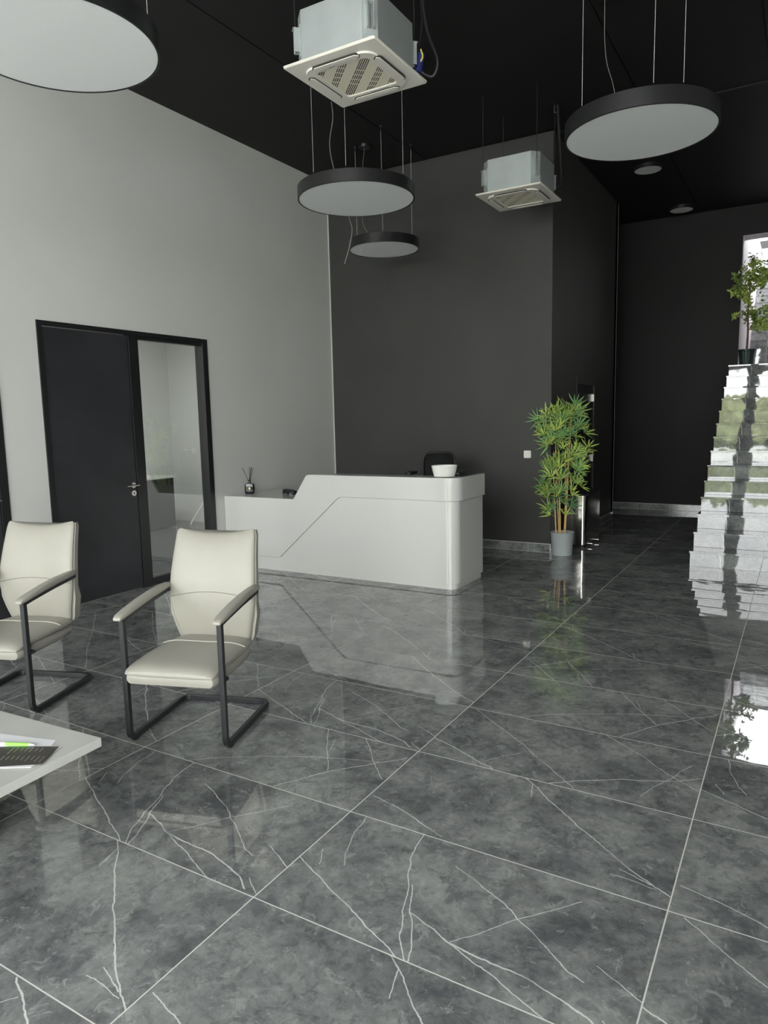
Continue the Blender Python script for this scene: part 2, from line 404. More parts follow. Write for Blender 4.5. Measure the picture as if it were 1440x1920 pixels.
struct('trim_3', MB().tube([(XP-.002, YP+.001, .1), (XP-.002, YP+.001, H)], .006, 6), M['bead_dark'])
# glazed facade behind the camera: posts, transoms
mb = MB()
for x, wd in ((XL, .12), (-1.55, .07), (-.2, .07), (1.19, .36), (2.9, .07), (XR, .12)): mb.box(x-wd/2, x+wd/2, YS-.08, YS+.02, 0, H)
mb.box(XL, XR, YS-.07, YS+.01, 2.95, 3.12).box(XL, XR, YS-.07, YS+.01, H-.12, H).box(XL, XR, YS-.07, YS+.01, 0, .06)
struct('window_1', mb, M['frame'])

# skirting tiles
def skirting(name, x0, y0, x1, y1, nrm, joints):
    e = empty(name, kind='structure')
    dx, dy = x1-x0, y1-y0; ln = math.hypot(dx, dy); ux, uy = dx/ln, dy/ln
    js = [0]+joints+[ln]
    for a, b_ in zip(js, js[1:]):
        p = [(x0+ux*(a+.002), y0+uy*(a+.002)), (x0+ux*(b_-.002), y0+uy*(b_-.002))]
        q = [(p[1][0]+nrm[0]*.010, p[1][1]+nrm[1]*.010), (p[0][0]+nrm[0]*.010, p[0][1]+nrm[1]*.010)]
        MB().prism(p+q, .003, .096).build('skirting_tile', M['skirt'], e, fix=True)
    p = [(x0, y0), (x1, y1), (x1+nrm[0]*.009, y1+nrm[1]*.009), (x0+nrm[0]*.009, y0+nrm[1]*.009)]
    MB().prism(p, .0, .102).build('skirting_grout', M['grout'], e, fix=True)
skirting('baseboard_back', XL, YB, XP, YB, (0, -1), [.31, 1.51, 2.71])
skirting('baseboard_partition', XP, YB, XP, PD0-.04, (1, 0), [])
skirting('baseboard_partition_far', XP, PD1+.04, XP, YP, (1, 0), [.9])
skirting('baseboard_far', -2.5, YF, 1.78, YF, (0, -1), [.5, 1.7, 2.9, 4.1])
skirting('baseboard_left', XL, D1, XL, YB, (1, 0), [1.0])
skirting('baseboard_left_near', XL, E1, XL, D0, (1, 0), [])

# ---------------------------------------------------------------- door sets
def door_set(name, y0, y1, ymid, solid=False):
    e = empty(name, (XL, y0, 0), kind='structure')
    w_ = y1-y0; m_ = ymid-y0; f = .042
    fr = MB()
    fr.box(-.10, .012, 0, f, 0, DH).box(-.10, .012, w_-f*1.7, w_, 0, DH).box(-.10, .012, f, w_-f*1.7, DH-f, DH)
    fr.build('door_frame', M['frame'], e, bevel=.002)
    if not solid: MB().box(-.06, .004, m_-.005, m_+.105, 0, DH-f).build('mullion', M['frame'], e, bevel=.002)
    if solid: m_ = w_-f*1.7+.006
    leaf = MB().box(-.052, -.004, f+.004, m_-.01, .008, DH-f-.006).build('door_leaf', M['door'], e, bevel=.002)
    if not solid: MB().box(-.07, -.01, m_+.105, w_-f*1.7, 0.0, .075).box(-.07, -.01, m_+.105, w_-f*1.7, DH-f-.03, DH-f).build('glazing_bead', M['frame'], e)
    if not solid: MB().box(-.05, -.04, m_+.106, w_-f*1.7, .075, DH-f-.03).build('glass_pane', M['glass'], e)
    hy = m_-.055
    h = MB().tube([(-.004, hy, 1.0), (.006, hy, 1.0)], .026, 20).tube([(.004, hy, 1.0), (.05, hy, 1.0)], .009, 10).tube([(.048, hy+.03, 1.0), (.05, hy-.11, 1.0)], .009, 10)
    h.build('handle', M['chrome'], leaf, smooth=True)
    k = MB().tube([(-.004, hy, .925), (.006, hy, .925)], .026, 20); k.build('lock_plate', M['chrome'], leaf, smooth=True)
    MB().box(.006, .008, hy-.005, hy+.005, .915, .935).build('keyhole', M['slot'], leaf)
    return e
door_set('door_1', D0, D1, 2.935)
door_set('door_2', E0, E1, 1.0, solid=True)
e = empty('door_3', (XP, PD0, 0), kind='structure')
w_ = PD1-PD0
MB().box(-.10, .008, 0, .06, 0, PDH).box(-.10, .008, w_-.03, w_, 0, PDH).box(-.10, .008, .06, w_-.03, PDH-.10, PDH).build('door_frame', M['black_wall'], e, bevel=.002)
MB().box(-.06, -.012, .063, w_-.034, .008, PDH-.105).build('door_leaf', M['frame'], e, bevel=.002)
for z in (1.79, .99, .22):
    MB().box(-.02, .012, w_-.075, w_-.02, z-.05, z+.05).build('hinge', M['chrome'], e, bevel=.002)

# ---------------------------------------------------------------- office seen through the glass
struct('wall_office_north', MB().box(-6.2, XL-.12, 6.5, 6.6, 0, 3.2), M['wall'])
struct('wall_office_west', MB().box(-6.2, -6.07, 1.2, 6.5, 0, 3.2), M['wall'])
struct('wall_office_south', MB().box(-6.2, XL-.12, 1.78, 1.86, 0, .9).box(-6.2, XL-.12, 1.78, 1.86, .9, 3.2), M['wall'])
struct('floor_office', MB().box(-6.07, XL-.121, 1.86, 6.5, -.01, .0012), M['office_floor'])
struct('ceiling_office', MB().box(-6.2, XL-.12, 1.2, 6.6, 3.2, 3.3), M['wall'])
e = empty('office_cabinet', (-5.8, 5.4, 0), label='dark cabinet with pale top inside the office, seen through the glass panel', cat='cabinet')
MB().box(-.26, .30, -.5, .55, 0.02, .76).build('body', M['frame'], e, bevel=.003)
MB().box(-.26, .34, -.54, .58, .76, .79).build('top', M['desk'], e, bevel=.003)
tag(MB().tube([(-5.45, 6.2, .012), (-5.17, 6.47, .62)], .014, 8).build('white_pole', M['white_plastic'], smooth=True), 'thin white pole leaning on the office wall behind the glass', 'pole')
e = empty('office_light_switch', (-5.60, 6.5, 1.13), label='small white light switch on the office wall behind the glass', cat='light switch')
MB().box(-.042, .042, -.008, 0, -.042, .042).build('switch_plate', M['white_plastic'], e, bevel=.002)
MB().box(-.028, .028, -.012, -.008, -.028, .028).build('rocker', M['white_plastic'], e, bevel=.001)
l = bpy.data.lights.new('office_fill_light', 'AREA'); l.shape = 'RECTANGLE'; l.size = 1.2; l.size_y = .6; l.energy = 30  # area light added to brighten the office, no fixture behind it
o = bpy.data.objects.new('office_fill_light', l); COL.objects.link(o); o.location = (-4.4, 4.2, 3.18); o['kind'] = 'structure'

# ---------------------------------------------------------------- outside, in front of the facade and above the stairwell
struct('pavement', MB().box(-40, 40, -60, YS-.1, -.15, -.03).box(XR+.15, 40, YS-.1, 14, -.15, -.03), M['pavement'])
hb = MB(); rh = random.Random(3)
for k in range(150):
    x = -16+k*.22; hb.lathe([(0.01, -.03), (.55+rh.random()*.2, .4), (.6, 1.2), (.45, 1.6+rh.random()*.4), (.01, 2.0+rh.random()*.5)], 7, (x, -17+rh.uniform(-.4, .4)))
tag(hb.build('hedge', M['hedge'], smooth=True), 'green hedge outside the windows, seen only in reflections', 'hedge', kind='stuff')

# ---------------------------------------------------------------- staircase
SX0, SX1, SY0, RUN, RISE, NS = 1.76, 3.2, 6.10, .2675, LZ/14, 14
st = empty('staircase', (SX0, SY0, 0), label='staircase clad in polished grey marble rising to the far opening', cat='staircase')
r0 = MB().box(0, SX1-SX0, 0, .02, 0, RISE-.022).build('riser', M['stair'], st)
t0 = MB().box(-.008, SX1-SX0, -.012, RUN+.012, -.02, 0).build('tread', M['stair'], st, bevel=.0015, seg_=1)
for k in range(NS):
    if k == 0: a, b_ = r0, t0
    else: a, b_ = r0.copy(), t0.copy(); COL.objects.link(a); COL.objects.link(b_)
    a.location = (0, RUN*k, RISE*k+.001)
    if k < NS-1: b_.location = (0, RUN*k, RISE*(k+1))
    else: bpy.data.objects.remove(b_)
MB().box(-.008, SX1-SX0, RUN*(NS-1)-.012, YF-SY0-.003, LZ-.02, LZ).build('landing', M['stair'], st, bevel=.0015)
MB().box(OX0-SX0+.013, OX1-SX0-.013, YF-SY0-.001, 6.31, LZ-.02, LZ).build('landing', M['stair'], st)
prof = [(.021, 0.003)]
for k in range(NS): prof += [(RUN*k+.021, RISE*k+.003), (RUN*k+.021, RISE*(k+1)-.0215)]
prof += [(YF-SY0-.005, LZ-.0215), (YF-SY0-.005, 0.003)]
cm = MB(); n = len(prof)
cm.add([(.004, y, z) for y, z in prof]+[(SX1-SX0-.01, y, z) for y, z in prof], [list(range(n)), list(range(n, 2*n))[::-1]]+[((i+1) % n, i, i+n, (i+1) % n+n) for i in range(n)])
cm.build('core', M['far_black'], st, fix=True)
# second flight beyond the opening
FX0, FX1, FY0, N2, R2, H2 = 1.80, 3.2, 12.4, 17, .178, .155
s2 = empty('upper_staircase', (FX0, FY0, LZ), label='second flight of grey marble steps beyond the opening', cat='staircase')
r0 = MB().box(.01, FX1-FX0, 0, .02, 0, H2-.022).build('riser', M['stair'], s2)
t0 = MB().box(.01, FX1-FX0, -.01, R2+.01, -.02, 0).build('tread', M['stair'], s2)
for k in range(N2):
    if k == 0: a, b_ = r0, t0
    else: a, b_ = r0.copy(), t0.copy(); COL.objects.link(a); COL.objects.link(b_)
    a.location = (0, R2*k, H2*k+.001); b_.location = (0, R2*k, H2*(k+1))
struct('wall_stairwell_left', MB().box(FX0-.15, FX0, YF+.28, 16.2, 0, 4.85), M['stairwall'])
struct('wall_stairwell_right', MB().box(SX1+.05, SX1+.2, YF+.28, 16.2, 0, 4.85), M['stairwall'])
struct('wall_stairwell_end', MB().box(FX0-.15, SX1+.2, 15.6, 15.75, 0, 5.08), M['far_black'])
struct('stairwell_light_baffle', MB().box(FX0-.15, SX1+.2, YF+.28, 12.3, 4.851, 4.95), M['stairwall'])  # unseen slab added to cut the skylight falling on the stairwell walls
struct('wall_stairwell_front', MB().box(FX0-.15, SX1+.2, YF+.281, YF+.33, H, 4.85), M['stairwall'])

# ---------------------------------------------------------------- reception desk
DX0, DX1, DF, DB, RC = XL+.004, .075, 4.08, 4.72, .13
def desk_path(inset, x_from, r=RC):
    """points (x, y, s) along the front then round the corner to the right side"""
    r = r-inset; xr = DX1-inset; yf = DF+inset
    pts = [(x_from, yf)]
    for k in range(0, 11):
        a = -PI/2+k*PI/20; pts.append((xr-r+r*math.cos(a), yf+r+r*math.sin(a)))
    pts.append((xr, DB)); return pts
desk = empty('reception_desk', (-1.3, 4.3, 0), label='long white lacquered reception desk with a slanted step and rounded end', cat='desk')
DO = Vector((-1.3, 4.3, 0))
def dbuild(mb, name, mt, weld=False, **k):
    mb.xf(Matrix.Translation(-DO)); o = mb.build(name, mt, desk, fix=not weld, **k)
    if weld:
        b = bmesh.new(); b.from_mesh(o.data); bmesh.ops.remove_doubles(b, verts=b.verts, dist=1e-5); bmesh.ops.recalc_face_normals(b, faces=b.faces); b.to_mesh(o.data); b.free()
        o.data.set_sharp_from_angle(angle=math.radians(38))
    return o
# outer shell: polygon front + wrapped band
th = .03
front_poly = [(DX0, .15), (-1.985, .15), (-1.965, .158), (-1.235, .79), (-1.20, .812), (-1.155, .82), (DX1-RC, .82), (DX1-RC, 1.03), (-1.555, 1.03), (-1.59, 1.022), (-1.762, .775), (DX0, .775)]
mb = MB(); n = len(front_poly)
mb.add([(x, DF, z) for x, z in front_poly]+[(x, DF+th, z) for x, z in front_poly], [list(range(n))[::-1], list(range(n, 2*n))]+[(i, (i+1) % n, (i+1) % n+n, i+n) for i in range(n) if i != 6])
po = desk_path(0, DX1-RC)[1:]; pi_ = desk_path(th, DX1-RC)[1:]
rings = [[(a[0], a[1], .82), (a[0], a[1], 1.03), (b[0], b[1], 1.03), (b[0], b[1], .82)] for a, b in zip(po, pi_)]
mb.loft(rings, cap=False); n0 = len(mb.v)-4; mb.f.append([n0, n0+1, n0+2, n0+3]); mb.mi.append(0)
dbuild(mb, 'outer_shell', M['desk'], weld=True, smooth=True, bevel=.003)
# inner body, slightly set back
pb = desk_path(.024, DX0); pb2 = [(DX1-.024-.05, DB), (DX0, DB)]
ring = [(x, y) for x, y in pb]
mb = MB(); q = desk_path(.024, DX0); qi = desk_path(.07, DX0)
mb.loft([[(a[0], a[1], .055), (a[0], a[1], .86), (b[0], b[1], .86), (b[0], b[1], .055)] for a, b in zip(q, qi)])
mb.v = [Vector((v.x, v.y, min(v.z, .77 if v.x < -1.7 else 9))) for v in mb.v]
# keep the body's top under the low worktop by splitting at the step
mb = MB()
q1 = [(DX0, DF+.024), (-1.30, DF+.024)]
mb.box(DX0, -1.30, DF+.024, DF+.07, .055, .76)
q = desk_path(.024, -1.30); qi = desk_path(.07, -1.30)
mb.loft([[(a[0], a[1], .055), (a[0], a[1], .90), (b[0], b[1], .90), (b[0], b[1], .055)] for a, b in zip(q, qi)])
dbuild(mb, 'body_panel', M['desk'], smooth=True)
mb = MB(); q = desk_path(.045, DX0); qi = desk_path(.075, DX0)
mb.loft([[(a[0], a[1], .0), (a[0], a[1], .06), (b[0], b[1], .06), (b[0], b[1], .0)] for a, b in zip(q, qi)])
dbuild(mb, 'plinth', M['desk'], smooth=True)
# shadow groove between shell and body: the shell's rim stands clear of the body by 1 cm
dbuild(MB().box(DX0, -1.585, DF+th, 4.95, .745, .774), 'worktop', M['desk'], bevel=.003)
dbuild(MB().prism([(-1.585, DF+th), (DX1-.12, DF+th), (DX1-.12, 4.95), (-1.585, 4.95)], .74, .77), 'inner_worktop', M['desk'])
q = desk_path(.03, -1.56); 
led = [(x, y) for x, y in q if True]
ledge = led+[(DX1-.16, DB), (DX1-.16, DF+.30), (-1.45, DF+.30), (-1.56, DF+.28)]
dbuild(MB().prism(ledge[:-4]+[(DX1-.06, DB), (DX1-.06, DF+.26), (-1.50, DF+.26)], 1.0, 1.026), 'counter_ledge', M['desk'])
dbuild(MB().box(DX0, DX0+.03, DF+.07, 4.9, .0, .745), 'support_panel', M['desk'])
dbuild(MB().box(-1.62, -1.59, DF+.07, 4.9, 0, .745), 'support_panel', M['desk'])

# ---------------------------------------------------------------- things on the desk
rd = empty('reed_diffuser', (-2.585, 4.36, .774), .45, label='black square reed diffuser bottle with black reeds on the low end of the white desk', cat='diffuser')
mb = MB()
rings = []
for z, w1 in ((0, .088), (.012, .098), (.04, .106), (.07, .106), (.10, .100), (.113, .093), (.118, .06), (.120, .02)):
    rings.append([(x, y, z) for x, y in rrect(w1, w1*.62, w1*.13, 4)])
mb.loft(rings); mb.build('bottle', M['bottle'], rd, smooth=True)
MB().lathe([(.016, .118), (.0145, .125), (.0145, .150), (.022, .152), (.022, .156), (.012, .157)], 20).build('neck', M['black_plastic'], rd, smooth=True)
lb = MB().tube([(.006, -.0325, .064), (.006, -.0345, .064)], .0105, 20).build('round_emblem', M['gold'], rd, smooth=True)
MB().box(-.016, .026, -.0342, -.0325, .044, .047).build('printed_line', M['ink'], rd)
MB().box(-.006, .016, -.034, -.0325, .022, .0235).build('printed_line', M['ink'], rd)
for k, (dx, dy, hh) in enumerate(((-.075, .01, .285), (.012, -.012, .30), (.03, .006, .297), (.05, -.005, .287), (.02, .015, .292))):
    MB().tube([(-dx*.12, -dy*.1, .10), (dx, dy, hh)], .0026, 6).build('reed', M['reed'], rd)
ph = empty('telephone_handset', (-2.12, 4.47, .7745), 0, label='dark grey handset lying on the white desk beside the slanted step', cat='handset')
mb = MB()
rings = []
for x, w1, h1, z in ((-.10, .02, .012, .010), (-.095, .045, .026, .013), (-.07, .06, .034, .018), (-.04, .05, .03, .020), (0, .034, .022, .026), (.05, .032, .022, .028), (.09, .04, .028, .022), (.12, .052, .03, .017), (.135, .03, .016, .014)):
    rings.append([(x, p, z+q) for p, q in rrect(w1, h1, min(w1, h1)*.42, 4)])
mb.loft(rings).xf(Matrix.Rotation(math.radians(-28), 4, 'Z')); mb.build('grip', M['black_metal'], ph, smooth=True, fix=True)
mb = MB().lathe([(.030, .0), (.030, .006), (.024, .008)], 20, (-.062, .034)); mb.build('ear_piece', M['black_plastic'], ph, smooth=True)
ph.scale = (1.25, 1.3, 1.5)
bw = MB().lathe([(.086, 0), (.095, .002), (.108, .05), (.120, .103), (.1165, .103), (.104, .05), (.092, .006), (.001, .005)], 48)
bo = bw.build('bowl', M['bowl'], smooth=True, loc=(-.122, 4.235, 1.031)); tag(bo, 'frosted white bowl standing on the high counter of the desk', 'bowl')
bo.scale = (1, .72, 1)
bo.rotation_euler = (0, 0, .5)

# ---------------------------------------------------------------- office chair behind the desk
oc = empty('office_chair', (-.76, 5.32, 0), math.radians(12), label='black mesh office chair behind the white reception desk', cat='chair')
mb = MB(); rings = []
for k in range(13):
    t = k/12; z = .62+t*.56; wd = .40-.06*abs(t-.4)-(.05 if k in (0, 12) else 0)+(.0); yb = .22+.03*math.sin(t*PI)
    hw = wd/2*(1 if 0 < k < 12 else .86)
    rings.append([(x*hw, yb+.035*x*x*-1+dy, z-.012*x*x) for x, dy in [(-1, 0), (-.5, -.012), (0, -.014), (.5, -.012), (1, 0), (.5, .012), (0, .014), (-.5, .012)]])
mb.loft(rings).build('backrest', M['mesh'], oc, smooth=True, fix=True)
fp = []
for k in range(33):
    a = 2*PI*k/32; x = math.copysign(abs(math.cos(a))**.35, math.cos(a))*.185; z = .90+math.copysign(abs(math.sin(a))**.35, math.sin(a))*.285
    fp.append((x, .215-.035*(x/.185)**2, z))
MB().tube(fp, .011, 8, cap=False).build('back_frame', M['black_plastic'], oc, smooth=True)
MB().prism(rrect(.50, .46, .09), .44, .51).build('seat', M['mesh'], oc, bevel=.02)
for s in (-1, 1):
    MB().tube(bez([(s*.22, 0, .47), (s*.27, 0, .50), (s*.275, 0, .70)], 5), .014, 8).build('arm_post', M['black_plastic'], oc, smooth=True)
    mb = MB().prism(rrect(.085, .26, .035), .955-.0, .985); mb.xf(Matrix.Translation((s*.275, .02, 0))); mb.build('armrest', M['black_plastic'], oc, bevel=.006)
    MB().tube([(s*.275, 0, .70), (s*.275, .02, .956)], .012, 8).build('arm_upright', M['black_plastic'], oc)
MB().tube([(0, 0, .10), (0, 0, .45)], .028, 12).build('gas_lift', M['black_plastic'], oc, smooth=True)
for k in range(5):
    a = 2*PI*k/5+.3; lg = MB().tube([(0, 0, .12), (math.cos(a)*.3, math.sin(a)*.3, .07)], [.022, .014], 8).build('leg', M['black_plastic'], oc)
    MB().tube([(math.cos(a)*.3-.02*math.sin(a), math.sin(a)*.3+.02*math.cos(a), .028), (math.cos(a)*.3+.02*math.sin(a), math.sin(a)*.3-.02*math.cos(a), .028)], .027, 14).build('castor', M['black_plastic'], lg)

# ---------------------------------------------------------------- visitor chairs
def vec_rot(p, a): return (p[0]*math.cos(a)-p[1]*math.sin(a), p[0]*math.sin(a)+p[1]*math.cos(a))
def make_chair():
    c = empty('visitor_chair')
    W = .255; R_ = .012
    # sled frame; origin at the middle between the front legs, +y towards the back
    def corner(p0, p1, p2, r, n=5):
        p0, p1, p2 = map(Vector, (p0, p1, p2)); a = (p0-p1).normalized()*r+p1; b = (p2-p1).normalized()*r+p1
        return [a.lerp(p1, t).lerp(p1.lerp(b, t), t) for t in [k/n for k in range(n+1)]]
    pts = [Vector((-W, 0, .628))]
    zf = .0185
    pts += corner((-W, 0, .6), (-W, 0, zf), (-W, .3, zf), .055)
    pts += corner((-W, .3, zf), (-W, .56, zf), (0, .56, zf), .055)
    pts += corner((0, .56, zf), (W, .56, zf), (W, .3, zf), .055)
    pts += corner((W, .3, zf), (W, 0, zf), (W, 0, .6), .055)
    pts += [Vector((W, 0, .628))]
    # rectangular section: ring built by hand so it never twists
    rings = []
    for i, p in enumerate(pts):
        d = (pts[min(i+1, len(pts)-1)]-pts[max(i-1, 0)]).normalized()
        # the side normal: x for the two side runs, blends round the rear bends
        up = Vector((0, 0, 1)) if abs(d.z) < .99 else Vector((0, 1, 0))
        if abs(p.x) > W-1e-4: side = Vector((1 if p.x > 0 else 1, 0, 0))
        else: side = d.cross(Vector((0, 0, 1))).normalized()
        if abs(p.x) > W-1e-4:
            side = Vector((1, 0, 0)); nn = d.cross(side)
            if p.x > 0: side = -side; nn = d.cross(side)
        else:
            side = Vector((0, 0, 1)).cross(d); side.z = 0; side.normalize(); side = -side; nn = d.cross(side)
        a_, b_ = side*.0125, nn*.0145
        # make a consistent frame: side always points to the sled's inside
        rings.append([p+a_+b_, p-a_+b_, p-a_-b_, p+a_-b_])
    MB().loft(rings).build('sled_frame', M['black_metal'], c, bevel=.003, fix=True)
    for s in (-1, 1):
        MB().box(s*W-.012, s*W+.012, .03, .06, 0, .004).build('glide', M['black_plastic'], c)
        # arm carrier bar, from the top of the front leg to the backrest
        mb = MB().loft([[(s*W-.011, y, z-h_), (s*W+.011, y, z-h_), (s*W+.011, y, z), (s*W-.011, y, z)] for y, z, h_ in ((-.014, .634, .020), (.10, .652, .022), (.25, .672, .024), (.40, .682, .020), (.455, .684, .016))])
        mb.build('arm_bar', M['black_metal'], c, fix=True)
        MB().tube([(s*W, .44, .672), (s*.20, .475, .672)], .011, 8).build('arm_bracket', M['black_metal'], c)
        rings = []
        for y, z, hw, hh in ((-.045, .640, .010, .004), (-.04, .641, .020, .009), (-.02, .646, .026, .012), (.05, .659, .029, .014), (.16, .676, .029, .016), (.28, .690, .027, .017), (.38, .697, .025, .016), (.44, .699, .022, .013), (.462, .699, .014, .008), (.466, .698, .007, .004)):
            rings.append([(s*(W+.002)+p, y, z+q) for p, q in rrect(hw*2, hh*2, min(hw, hh)*.85, 4)])
        MB().loft(rings).build('armrest', M['leather'], c, smooth=True, fix=True)
    # seat: upholstered base shell and a softer pad on top
    def ring(y, hw, z0, z1, r, crown=0, n=4):
        h_ = z1-z0; cz = (z0+z1)/2
        out = []
        for p, q in rrect(hw*2, h_, min(r, h_*.49, hw*.9), n): out.append((p, y, cz+q+(crown*(1-(p/hw)**2) if q > 0 else 0)))
        return out
    def sub(rg):  # more points across the top and bottom
        return rg
    MB().loft([ring(y, hw, z0, z1, .03) for y, hw, z0, z1 in ((-.048, .20, .345, .365), (-.042, .225, .325, .375), (-.02, .237, .318, .382), (.10, .236, .318, .386), (.30, .226, .312, .378), (.46, .205, .31, .372), (.485, .19, .325, .36))]).build('seat_base', M['leather'], c, smooth=True, fix=True)
    pad = []
    NX = 13
    for y, hw, zt, th_ in ((-.058, .215, .386, .012), (-.053, .231, .397, .032), (-.036, .240, .411, .046), (.0, .2425, .424, .054), (.10, .2425, .433, .056), (.20, .240, .437, .058), (.30, .236, .434, .058), (.325, .235, .430, .055), (.35, .234, .433, .058), (.44, .222, .432, .056), (.475, .212, .425, .05), (.49, .20, .41, .03)):
        top = []; bot = []
        for k in range(NX):
            u = -1+2*k/(NX-1); e_ = (1-abs(u)**5)
            wr = .0026*math.sin(9*u+y*40)*(1-abs(y-.2)/.35)+.0018*math.sin(23*u-y*31)*(abs(u)**2)
            x = hw*math.sin(u*PI/2*.999) if False else hw*u*(1.0)
            dip = -.008*(1-u*u)*(1 if .03 < y < .45 else .3)
            top.append((x, y, zt-(th_*.5)*(1-e_)+dip+wr)); bot.append((x*.985, y, zt-th_+.004*(abs(u)**4)))
        pad.append(top+bot[::-1])
    MB().loft(pad).build('seat_cushion', M['leather'], c, smooth=True, fix=True, sub=1)
    MB().tube([(hwx, .326+.0*(hwx), .4345-.008*(1-(hwx/.235)**2)-.028*abs(hwx/.235)**5+.0015) for hwx in [-.232+.464*k/16 for k in range(17)]], .0035, 6).build('seat_seam', M['seam'], c, smooth=True)
    # backrest: lofted upward, front pad
    prof = [ # t: z, y(centre), half width, half thickness
        (.385, .478, .175, .010), (.392, .476, .190, .022), (.42, .470, .203, .030), (.47, .458, .215, .034), (.54, .448, .232, .036), (.61, .446, .244, .036), (.68, .452, .246, .034),
        (.76, .468, .242, .032), (.84, .490, .236, .030), (.91, .513, .231, .028), (.96, .530, .228, .026), (.985, .539, .222, .020), (.995, .543, .212, .010)]
    rings = []; NX = 17
    def fy(z, x):
        for a, b in zip(prof, prof[1:]):
            if a[0] <= z <= b[0]:
                t = (z-a[0])/(b[0]-a[0]); yc = a[1]+(b[1]-a[1])*t; hw = a[2]+(b[2]-a[2])*t; ht = a[3]+(b[3]-a[3])*t
                u = max(-1, min(1, x/hw)); return yc-ht*(1-abs(u)**4)**.5+.018*(1-u*u)
    for z, yc, hw, ht in prof:
        fr = []; bk = []
        for k in range(NX):
            u = math.sin((-1+2*k/(NX-1))*PI/2); prof_ = max(0, 1-abs(u)**4)**.5
            zz = z-(.024*(1-u*u) if z > .9 else 0)*((z-.9)/.09 if z > .9 else 0)
            cv = .018*(1-u*u)
            fr.append((hw*u, yc-ht*prof_+cv, zz)); bk.append((hw*u, yc+ht*.8*prof_+cv+.0008, zz))
        rings.append(fr+bk[::-1][1:-1])
    MB().loft(rings).build('backrest', M['leather'], c, smooth=True, fix=True)
    # piping: arched lumbar seam on the front and the border seam of the back shell
    ln = [(x, fy(.635+.032*(1-(x/.235)**2), x)-.0012, .635+.032*(1-(x/.235)**2)) for x in [-.236+.472*k/24 for k in range(25)]]
    MB().tube(ln, .0017, 6).build('back_seam', M['seam_dark'], c, smooth=True)
    shell = []
    for z, yc, hw, ht in prof[1:-1]:
        w2 = hw+.006+(.012 if z < .6 else 0); sh = []
        for k in range(NX):
            u = math.sin((-1+2*k/(NX-1))*PI/2); sh.append((w2*u, yc+ht*.15+.018*(1-u*u)*(abs(u) < 2)+.004, z-(.016*(1-u*u) if z > .93 else 0)))
        b2 = [(x, yc+ht*.9+.034*max(0, 1-(x/w2)**4)**.5+(.03 if z < .6 else .012), zz) for x, y, zz in sh]
        shell.append(sh+b2[::-1][1:-1])
    MB().loft(shell).build('back_shell', M['leather'], c, smooth=True, fix=True)
    MB().box(-.16, .16, .42, .50, .335, .36).build('back_joint_plate', M['black_metal'], c)
    MB().tube([(-W, .05, .345), (W, .05, .345)], .010, 8).tube([(-W+.0, .0, .345), (-W, .05, .345)], .010, 8).tube([(W, .0, .345), (W, .05, .345)], .010, 8).build('seat_crossbar', M['black_metal'], c)
    return c
ch = make_chair()
tag(ch, 'cream leather visitor chair with black sled frame, standing in front of the glass panel', 'chair', 'cream leather visitor chairs')
ang = math.atan2(.162, .487)
ch.location = (.141, .666, 0); ch.rotation_euler = (0, 0, ang)
c2 = copy_tree(ch)
tag(c2, 'cream leather visitor chair cut off at the left edge, in front of the black door', 'chair', 'cream leather visitor chairs')
ang2 = math.radians(20)
c2.rotation_euler = (0, 0, ang2); dx, dy = vec_rot((.255, 0), ang2); c2.location = (-.856-dx, .56-dy, 0)

# ---------------------------------------------------------------- coffee table and what lies on it
TZ = .42; ta = math.radians(3.0)
tb = empty('coffee_table', (.518, -.029, 0), ta, label='low white stone coffee table at the left edge with papers on it', cat='table')
MB().box(-1.1, 0, -1.1, 0, TZ-.034, TZ).build('tabletop', M['table'], tb, bevel=.003)
for px, py in ((-.645, -.20), (-.645, -.88)):
    mb = MB(); rings = []
    for z, k_ in ((0, .86), (.012, .95), (.05, 1.0), (.20, .96), (TZ-.036, 1.0)):
        rings.append([(px+x*k_, py+y*k_, z) for x, y in rrect(.50, .12, .058, 6)])
    mb.loft(rings).build('leg', M['table'], tb, smooth=True, fix=True)
def sheet(name, pts, z0, z1, mt, **k):
    return tag(MB().prism(pts, z0, z1).build(name, mt, fix=True), **k)
sheet('paper_sheet', [(.392, -.125), (.425, -.180), (.20, -.40), (.07, -.21)], TZ+.0005, TZ+.0012, M['paper'], label='white sheet of paper under the green pen', cat='paper')
sheet('folded_paper', [(.456, -.149), (.503, -.298), (.33, -.40), (.16, -.30), (.28, -.22)], TZ+.0014, TZ+.003, M['paper'], label='white paper lying under the dark brochure', cat='paper')
br = empty('brochure', (.451, -.156, TZ+.0032), label='dark brown brochure with fine pale text lines on the coffee table', cat='brochure')
B0 = Vector((.451, -.156)); bp = [(.451, -.156), (.517, -.268), (.35, -.385), (.25, -.27), (.286, -.243)]
MB().prism([(x-B0.x, y-B0.y) for x, y in bp], 0, .0016).build('cover', M['card'], br, fix=True)
mb = MB(); ux = Vector((.286-.451, -.243+.156)).normalized(); uy = Vector((.517-.451, -.268+.156)).normalized()
rr = random.Random(4)
for r_ in range(2):
    for k in range(9):
        if r_ == 0 and k < 2: continue
        p = ux*(.016+k*.018)+uy*(.012+r_*.062); L_ = .022+rr.random()*.026
        a = p; b_ = p+uy*L_; n_ = Vector((-uy.y, uy.x))*.0006
        mb.prism([tuple(a-n_), tuple(b_-n_), tuple(b_+n_), tuple(a+n_)], .0016, .0019)
mb.build('printed_lines', M['ink'], br, fix=True)
pn = empty('green_pen', (.305, -.222, TZ+.0086), math.atan2(.053, .126), label='neon green and white ballpoint pen on the paper', cat='pen')
MB().tube([(-.045, 0, 0), (.048, 0, 0)], .0056, 12).build('barrel', M['green'], pn, smooth=True)
